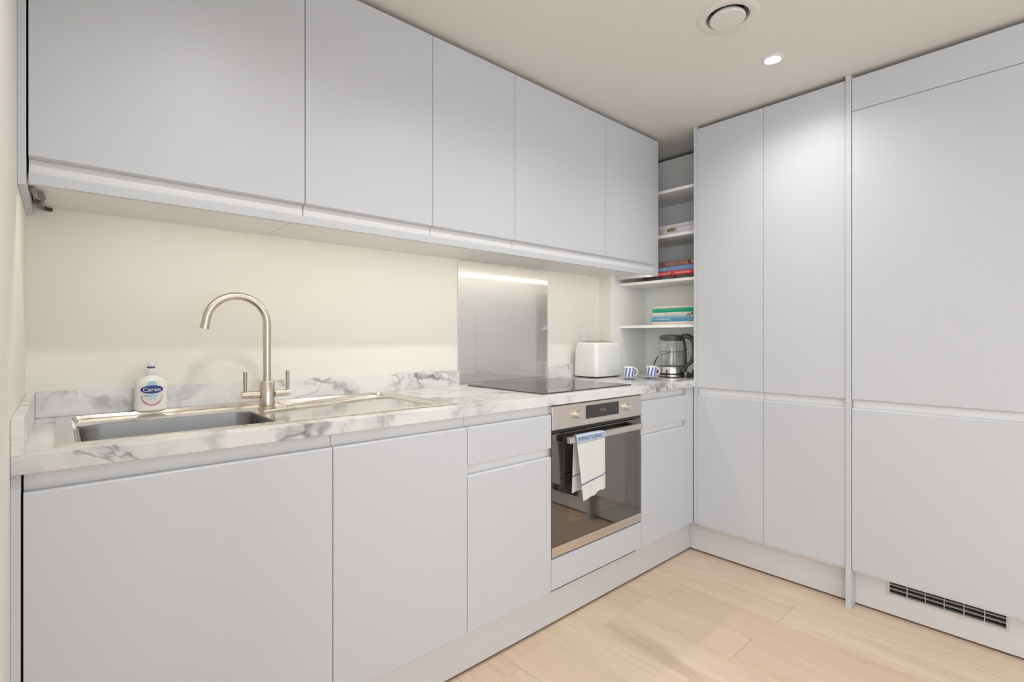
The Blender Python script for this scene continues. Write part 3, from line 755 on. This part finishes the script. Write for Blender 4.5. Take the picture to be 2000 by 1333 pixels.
# body of the oven: five-sided cavity shell
t_ = .012; bx0, bx1, by0, by1, bz0, bz1 = OX0+.020, OX1-.020, YB+.026, 1.86, .2885, .868
m = MB(); m.box(bx0, bx0+t_, by0, by1, bz0, bz1); m.box(bx1-t_, bx1, by0, by1, bz0, bz1); m.box(bx0+t_, bx1-t_, by0, by1, bz0, bz0+.05); m.box(bx0+t_, bx1-t_, by0, by1, .765, bz1); m.box(bx0+t_, bx1-t_, by1-.05, by1, bz0+.05, .765)
m.build('cavity', M['enamel'], r)
for zz in (.525, .585):
    m = MB()
    m.tube([(bx0+.014, 1.37, zz), (bx1-.014, 1.37, zz)], .0035, 8)
    for k in range(14):
        x = bx0+.04+(bx1-bx0-.08)*k/13; m.tube([(x, 1.37, zz), (x, 1.80, zz)], .002, 6)
    m.build('wire_rack', M['chrome'], r)
cp = B(OX0, OX1, YB-.0015, YB+.020, .7815, .8740, bev=.001, seg=1).build('control_panel', M['oven_steel'], r)
B(OX0+.002, OX1-.002, YB+.001, YB+.022, .8742, .8785).build('top_trim', M['oven_black'], r)
uu = lambda px: px
DX0, DX1 = 1.600, 1.822
B(DX0, DX1, YB-.0030, YB-.0016, .8060, .8600, bev=.0004, seg=1).build('display', plain('display_glass', (.045, .043, .042, 1), .12), cp)
B(DX0, DX1, YB-.0045, YB-.0016, .7900, .8035, bev=.0006, seg=1).build('display_trim', plain('pale_satin_steel', (.70, .66, .60, 1), .35, 0.7), cp)
text('clock_digits', '12:00', .036, .0135, face_matrix((1.709, YB-.0032, .835), (1, 0, 0), (0, 0, 1)), emis('clock_glow', (.55, .55, .55, 1), .45), cp)
for kx in (1.543, 1.880):
    k = MB().cyl((kx, YB-.0016, .8310), (kx, YB-.0200, .8310), .0165, .0150, 32).build('control_knob', M['oven_steel'], r, True)
    m = MB(); m.cyl((kx, YB-.0201, .8310), (kx, YB-.0212, .8310), .0120, .0115, 28); m.build('knob_cap', plain('knob_face', (.74, .71, .66, 1), .25, .8) if 'knob_face' not in bpy.data.materials else bpy.data.materials['knob_face'], k, True)
    for q in range(8 if kx < 1.6 else 4):
        a = math.radians(-40+q*40) if kx < 1.6 else math.radians(60+q*30)
        MB().cyl((kx+.030*math.cos(a), YB-.0024, .831+.030*math.sin(a)), (kx+.030*math.cos(a), YB-.0016, .831+.030*math.sin(a)), .0016, seg=8).build('symbol', col('symbol_grey', 110, 98, 92), cp)
B(OX0+.001, OX1-.001, YB+.004, YB+.022, .7690, .7800).build('vent_slot', M['oven_black'], r)
dg_ = B(OX0, OX1, YB-.0015, YB+.0030, .3320, .7670, bev=.0006, seg=1).build('door_glass', M['oven_glass'], r)
m = MB(); wx0, wx1, wz0, wz1 = 1.50, 1.895, .395, .715
m.slab([OX0+.001, wx0, wx1, OX1-.001], [.333, wz0, wz1, .766], YB+.0035, YB+.0060, lambda x, z_: not (wx0 < x < wx1 and wz0 < z_ < wz1)); m.map(lambda x, y, z_: (x, z_, y))
m.build('door_frame', M['oven_black'], r)
B(wx0-.002, wx1+.002, YB+.010, YB+.0125, wz0-.002, wz1+.002).build('inner_pane', M['oven_inner'], r)
B(OX0, OX1, YB-.0020, YB+.0200, .2935, .3310, bev=.001, seg=1).build('bottom_trim', M['oven_steel'], r)
HX0, HX1, HY0, HY1, HZ0, HZ1 = 1.4535, 1.938, 1.2850, 1.3030, .7310, .7545
hb = B(HX0, HX1, HY0, HY1, HZ0, HZ1, bev=.0015).build('handle', M['oven_steel'], r)
for hx in (HX0+.003, HX1-.023): B(hx-.004, hx+.022, HY1, YB-.0016, HZ0+.001, HZ1-.003, bev=.002).build('handle_bracket', M['oven_black'], hb)

# tea towel over the handle: one folded sheet with thickness, front drop longer on its left side
def towel():
    path = []     # (y, z) centre line from the back hem, over the bar, to the front hem; f = fraction down each side
    nb, nf = 18, 22
    rows = []
    W0, W1 = 1.496, 1.664
    def row(x_of, y, z, s, side): rows.append((x_of, y, z, s, side))
    yb_, yf = HY1+.0035, HY0-.0035; zt = HZ1+.0035
    seq = []
    for i in range(nb+1):
        f = 1-i/nb; seq.append(('b', f))
    for i in range(1, 6): seq.append(('t', i/6))
    for i in range(nf+1): seq.append(('f', i/nf))
    nx = 22; pts = []
    for kind, f in seq:
        r_ = []
        for j in range(nx+1):
            u = j/nx
            if kind == 'b':
                x = 1.497+.135*u-.006*f+.006*f*math.sin(u*5); bot = .529+.004*math.sin(u*7)
                z = zt-.004-(zt-.004-bot)*f; y = yb_+.0045*f*(1-.3*math.cos(u*9))
            elif kind == 't':
                x = 1.497+.135*u+(-.013+.04*u)*f; a = PI*f; y = (yb_+yf)/2+(yb_-yf)/2*math.cos(a); z = zt-.004+.004*math.sin(a)
            else:
                x = 1.484+.176*u+(.030-.035*u)*f; bot = .503+.024*u+((.006*math.sin(u*11))*f**6 if u > .45 else 0)
                bot += .010*max(0, (u-.88)/.12)
                z = zt-.004-(zt-.004-bot)*f; y = yf-.010*f*(.4+.6*math.sin(.6+u*2.4))-.003*f*math.sin(u*8+1)
            r_.append((x, y, z))
        pts.append(r_)
    return pts, seq
pts, seq = towel()
r = thing('tea_towel', 'white tea towel with blue stripes hanging over the oven handle', 'towel', (1.58, HY0-.004, .50))
def sheet(rows, name, mat, off0=0.0, th=.0016):
    m = MB(); V = []; n = len(rows[0])
    P = [[Vector(p) for p in r_] for r_ in rows]; out = []; inn = []
    for i in range(len(P)):
        a, b = [], []
        for j in range(n):
            du = P[i][min(j+1, n-1)]-P[i][max(j-1, 0)]; dv = P[min(i+1, len(P)-1)][j]-P[max(i-1, 0)][j]
            nn = du.cross(dv).normalized()
            a.append(m.b.verts.new(P[i][j]+nn*(off0+th/2))); b.append(m.b.verts.new(P[i][j]-nn*(off0+th/2)))
        out.append(a); inn.append(b)
    for i in range(len(P)-1):
        for j in range(n-1):
            m.b.faces.new((out[i][j], out[i][j+1], out[i+1][j+1], out[i+1][j])); m.b.faces.new((inn[i][j], inn[i+1][j], inn[i+1][j+1], inn[i][j+1]))
        m.b.faces.new((out[i][0], out[i+1][0], inn[i+1][0], inn[i][0])); m.b.faces.new((out[i][-1], inn[i][-1], inn[i+1][-1], out[i+1][-1]))
    for i, k in ((0, 1), (-1, -1)):
        for j in range(n-1): m.b.faces.new((out[i][j], inn[i][j], inn[i][j+1], out[i][j+1]))
    return m.build(name, mat, r, True)
sheet(pts, 'cloth', M['towel'])
def sub(fa, fb, kind, k=3):
    base = [i for i, s in enumerate(seq) if s[0] == kind]
    def at(f):
        ii = sorted(base, key=lambda i: seq[i][1]); 
        for a, b in zip(ii, ii[1:]):
            if seq[a][1] <= f <= seq[b][1]:
                t0 = (f-seq[a][1])/(seq[b][1]-seq[a][1]); return [tuple(Vector(p).lerp(Vector(q), t0)) for p, q in zip(pts[a], pts[b])]
    return [at(fa+(fb-fa)*q/k) for q in range(k+1)]
sheet(sub(.738, .760, 'f', 1), 'stripe', M['stripe'], 0, .0026)
sheet(sub(.0, .085, 'f'), 'border', M['towel_blue'], 0, .0026)
sheet([pts[i] for i, s in enumerate(seq) if s[0] == 't'], 'border', M['towel_blue'], 0, .0026)
sheet(sub(.100, .108, 'f', 1), 'stripe', M['stripe'], 0, .0026)
sheet(sub(.700, .722, 'b', 1), 'stripe', M['stripe'], 0, .0026)
text('lettering', 'MNCUNC', .150, .0150, face_matrix((1.572, HY0-.0065, HZ1-.0105), (1, 0, 0), (0, 0, 1)), M['ink_blue'], r)

# ------------------------------------------------------------------ toaster
r = thing('toaster', 'white two-slot toaster standing by the wall socket beside the hob', 'toaster', (2.275, 1.80, ZWT))
tx0, tx1, ty0, ty1, tz0, tz1 = 2.160, 2.400, 1.722, 1.890, ZWT+.008, ZWT+.196
L = []
for f, ins, rr in ((0, .003, .018), (.03, .0, .020), (.35, .0008, .021), (.70, .003, .022), (.90, .006, .024), (.96, .009, .024), (.988, .014, .022), (1.0, .022, .018)):
    L.append(rrect(tx0+ins, tx1-ins, ty0+ins, ty1-ins, rr, tz0+(tz1-tz0)*f, 6))
MB().loft(L).build('body', plain('glossy_white_plastic', (.82, .82, .81, 1), .22, var=.01), r, True)
B(tx0+.045, tx1-.045, 1.755, 1.855, tz1+.0001, tz1+.0022, bev=.001, seg=1).build('top_plate', M['kettle_steel'], r)
for y_ in (1.772, 1.818): B(tx0+.055, tx1-.055, y_, y_+.020, tz1+.0023, tz1+.0030).build('slot', M['dark'], r)
for fx in (tx0+.03, tx1-.03):
    for fy in (ty0+.03, ty1-.03): MB().cyl((fx, fy, ZWT+.0003), (fx, fy, tz0+.001), .012, seg=16).build('foot', M['grey_plastic'], r)
B(tx0+.010, tx1-.010, ty0+.010, ty1-.010, tz0-.004, tz0-.0002).build('base_plate', M['grey_plastic'], r)

# wall sockets
def socket(name, label, loc, n, facing):
    r = thing(name, label, 'socket', loc)
    w_ = .086 if n == 1 else .146; h_ = .086; d = .008
    def put(mb, nm, mt, sm=False):
        if facing == 'x': mb.map(lambda x, y, z_: (loc[0]+y, loc[1]-x, loc[2]+z_))
        else: mb.map(lambda x, y, z_: (loc[0]+x, loc[1]+y, loc[2]+z_))
        return mb.build(nm, mt, r, sm)
    put(B(-w_/2, w_/2, -d, -.0002, 0, h_, bev=.003), 'plate', M['white_plastic'])
    for k in range(n):
        cx = 0 if n == 1 else (-.034 if k == 0 else .034)
        for px_, pz, a, b in ((cx, .050, .002, .004), (cx-.011, .028, .0032, .002), (cx+.011, .028, .0032, .002)):
            put(B(px_-a, px_+a, -d-.0006, -d-.0001, pz-b, pz+b), 'pin_hole', M['grey_plastic'])
        sxx = cx+(.024 if n == 1 else (.024 if k == 0 else -.024))
        put(B(sxx-.005, sxx+.005, -d-.0022, -d-.0001, .060, .075, bev=.0006, seg=1), 'switch', M['white_plastic'])
    return r
socket('wall_socket', 'single white wall socket above the toaster', (2.318, YW, 1.114), 1, 'y')
socket('double_socket', 'double white wall socket behind the kettle inside the corner shelves', (XE, 1.565, 1.02), 2, 'x')

# ------------------------------------------------------------------ cups and saucers
def cup(label, x, y, ang):
    r = thing('espresso_cup', label, 'cup', (x, y, ZWT+.0095), 'espresso cups with blue stripes')
    z0 = ZWT+.0095
    def P(prof_, nm, mt, parent):
        return MB().lathe(prof_, (x, y, z0), 40, cap0=True, cap1=True).build(nm, mt, parent, True)
    P([(.021, 0), (.0235, .0015), (.0270, .008), (.0272, .030), (.0275, .0575), (.0268, .0585), (.0258, .0575), (.0255, .012), (.020, .006), (.002, .006)], 'bowl', M['cup'], r)
    c, s = math.cos(ang), math.sin(ang)
    pts_ = []
    for i in range(17):
        a = math.radians(100-200*i/16); rr = .0265+.0165*max(0, math.cos(a))*1.15
        pts_.append((x+c*rr, y+s*rr, z0+.0315+.019*math.sin(a)))
    MB().tube(pts_, .0030, 10).build('handle', M['china'], r, True)
    q = MB().lathe([(.020, 0), (.022, .0004), (.023, .0022), (.040, .0065), (.0475, .0085), (.0478, .0092), (.046, .0092), (.034, .0072), (.024, .0050), (.0235, .0048), (.001, .0048)], (x, y, ZWT+.0003), 44).build('saucer', M['china'], None, True)
    return r, q
_, q = cup('blue-striped espresso cup on a saucer, next to the toaster', 2.262, 1.585, math.radians(-62)); tag(q, 'small white saucer under the striped cup nearer the toaster', 'saucer', 'small white saucers')
_, q = cup('blue-striped espresso cup on a saucer, in front of the kettle', 2.388, 1.530, math.radians(-62)); tag(q, 'small white saucer under the striped cup nearer the kettle', 'saucer', 'small white saucers')

# ------------------------------------------------------------------ kettle
KX, KY = 2.572, 1.517
zk = ZWT+.0003
r2 = thing('kettle_base', 'round steel and black power base under the glass kettle', 'kettle base', (KX, KY, zk))
MB().lathe([(.070, 0), (.074, .001), (.074, .004), (.070, .005)], (KX, KY, zk), 48).build('foot_ring', M['black_plastic'], r2, True)
MB().lathe([(.072, .005), (.0735, .006), (.0735, .0145), (.071, .016)], (KX, KY, zk), 48).build('plate', M['kettle_steel'], r2, True)
k0 = zk+.0165
r = thing('glass_kettle', 'glass electric kettle half full of water with a dark handle in the corner niche', 'kettle', (KX, KY, k0))
HD = Vector((.52, -.854, 0)).normalized(); SD = -HD
MB().lathe([(.068, 0), (.0705, .001), (.0705, .0045), (.068, .0055)], (KX, KY, k0), 48).build('black_ring', M['black_plastic'], r, True)
MB().lathe([(.068, .0056), (.0715, .007), (.0705, .040), (.069, .0435), (.05, .0437)], (KX, KY, k0), 48).build('steel_band', M['kettle_steel'], r, True)
MB().lathe([(.0695, .0438), (.0708, .0445), (.0708, .0475), (.0695, .048)], (KX, KY, k0), 48).build('seal_ring', M['grey_plastic'], r, True)
zg = .0482
g = [(.0700, zg), (.0708, .07), (.0705, .10), (.0690, .13), (.0655, .165), (.0610, .193), (.0595, .2035)]
MB().lathe(g+[(a-.0022, b) for a, b in reversed(g)], (KX, KY, k0), 56, False, False).build('glass_body', M['glass'], r, True)
MB().lathe([(.066, zg+.0005), (.0682, .07), (.0680, .10), (.0668, .1275), (.050, .1277)], (KX, KY, k0), 48).build('water', M['water'], r, True)
MB().lathe([(.0664, .1270), (.0682, .1272), (.0682, .1290), (.0664, .1288)], (KX, KY, k0), 48, False, False).build('water_line', plain('water_edge', (.12, .125, .12, 1), .15), r, True)
MB().lathe([(.0540, .186), (.0560, .190), (.0575, .2036), (.0610, .2040), (.0615, .2090), (.0590, .2160), (.040, .2215), (.012, .2230), (.001, .2230)], (KX, KY, k0), 48).build('lid', M['grey_plastic'], r, True)
m = MB(); m.lathe([(.0602, .190), (.0618, .192), (.0618, .2035), (.0600, .2036)], (KX, KY, k0), 48, False, False); m.build('collar_band', M['grey_plastic'], r, True)
def kp(d, z_, side=0): 
    return (KX+HD.x*d-HD.y*side, KY+HD.y*d+HD.x*side, k0+z_)
# spout beak
L = []
for d, hw, z0_, z1_ in ((-.052, .018, .160, .2045), (-.062, .014, .176, .2048), (-.071, .009, .188, .2049), (-.075, .005, .196, .2050)):
    L.append([kp(d, z0_, 0), kp(d, (z0_+z1_)/2, hw), kp(d, z1_, hw), kp(d, z1_, -hw), kp(d, (z0_+z1_)/2, -hw)])
MB().loft(L).build('spout', M['glass'], r, True)
L = []
for d, hw in ((-.050, .020), (-.060, .015), (-.068, .009), (-.071, .006)):
    L.append([kp(d, .2052, hw), kp(d, .2100, hw), kp(d, .2100, -hw), kp(d, .2052, -hw)])
MB().loft(L).build('spout_cover', M['grey_plastic'], r, True)
# handle: strap down the glass plus the outer grip
key = [(.056, .2120), (.075, .2145), (.098, .2085), (.1165, .190), (.1225, .160), (.1220, .120), (.1140, .085), (.098, .062), (.080, .048), (.0745, .030)]
hp = []
for i in range(len(key)-1):
    p0, p1, p2, p3 = [Vector(kp(*key[max(0, min(len(key)-1, i+q))])) for q in (-1, 0, 1, 2)]
    for q in range(5):
        t0 = q/5; hp.append(0.5*((2*p1)+(p2-p0)*t0+(2*p0-5*p1+4*p2-p3)*t0*t0+(3*p1-p0-3*p2+p3)*t0**3))
hp.append(Vector(kp(*key[-1])))
MB().tube(hp, lambda u: .0122+.0030*math.sin(PI*min(1, u*1.3))-.002*u, 14).build('handle', M['grey_plastic'], r, True)
MB().tube([kp(.062, .2050), kp(.069, .180), kp(.0735, .150), kp(.0765, .110), kp(.0765, .075), kp(.0765, .048), kp(.0745, .012)], .0062, 12).build('handle_strap', M['black_plastic'], r, True)
# cord loop behind the kettle and the plug beside it
r = thing('power_cord', 'black power cord curling behind the kettle to a plug', 'cord', (KX+.05, KY+.02, zk))
key = [(2.652, 1.53, zk+.008), (2.690, 1.63, zk+.006), (2.700, 1.700, zk+.02), (2.705, 1.712, zk+.06), (2.715, 1.690, zk+.105), (2.742, 1.650, zk+.128), (2.758, 1.610, zk+.135)]
cp_ = []
for i in range(len(key)-1):
    p0, p1, p2, p3 = [Vector(key[max(0, min(len(key)-1, i+q))]) for q in (-1, 0, 1, 2)]
    for q in range(6):
        t0 = q/6; cp_.append(0.5*((2*p1)+(p2-p0)*t0+(2*p0-5*p1+4*p2-p3)*t0*t0+(3*p1-p0-3*p2+p3)*t0**3))
MB().tube(cp_, .0032, 10).build('cable', M['black_plastic'], r, True)
r = thing('cable_bundle', 'black bundled cable and plug lying right of the kettle base', 'cable', (2.60, 1.40, zk))
m = MB()
for q in range(4):
    pp = []
    for i in range(25):
        a = 2*PI*i/24; pp.append((2.588+.006*q+.020*math.cos(a), 1.402+.026*math.sin(a)+.003*q, zk+.005+.0065*q+.004*math.sin(a*2+q)))
    m.tube(pp, .0033, 8)
m.build('coil', M['black_plastic'], r, True)
B(2.575, 2.600, 1.372, 1.395, zk+.028, zk+.048, bev=.003).build('plug', M['black_plastic'], r)

# ------------------------------------------------------------------ ceiling fittings
vx, vy = CUT_V[0], CUT_V[1]
r = thing('ceiling_vent', 'round off-white extractor valve in the ceiling', 'vent', (vx, vy, CEIL))
MB().lathe([(.069, .010), (.0705, -.0030), (.074, -.0045), (.095, -.0040), (.101, -.0010), (.101, -.0002), (.071, -.0002)], (vx, vy, CEIL), 56, False, False).build('flange', M['vent_plastic'], r, True)
MB().lathe([(.0690, .05), (.0690, -.001), (.0680, -.001), (.0680, .05)], (vx, vy, CEIL), 48, False, False).build('throat', M['vent_plastic'], r, True)
MB().lathe([(.0675, .045), (.0675, .046)], (vx, vy, CEIL), 40).build('duct_back', M['dark'], r)
MB().lathe([(.040, .014), (.050, .006), (.0575, -.004), (.0580, -.010), (.0560, -.0125), (.030, -.0145), (.001, -.0150)], (vx, vy, CEIL), 56).build('disc', M['vent_plastic'], r, True)
MB().cyl((vx, vy, CEIL+.012), (vx, vy, CEIL+.0445), .006).build('stem', M['grille'], r)
lab = ['small round lit downlight in the ceiling near the vent']
for i, (x, y) in enumerate(DOWNLIGHTS_AND_FILL[:1]):
    r = thing('ceiling_downlight', lab[i], 'light', (x, y, CEIL))
    MB().lathe([(.0290, -.0002), (.0290, -.0040), (.0315, -.0050), (.040, -.0030), (.0415, -.0002)], (x, y, CEIL), 40, False, False).build('bezel', M['white_plastic'], r, True)
    MB().lathe([(.0288, -.0002), (.0288, -.0030)], (x, y, CEIL), 32).build('lamp_lens', M['bulb'], r, True)
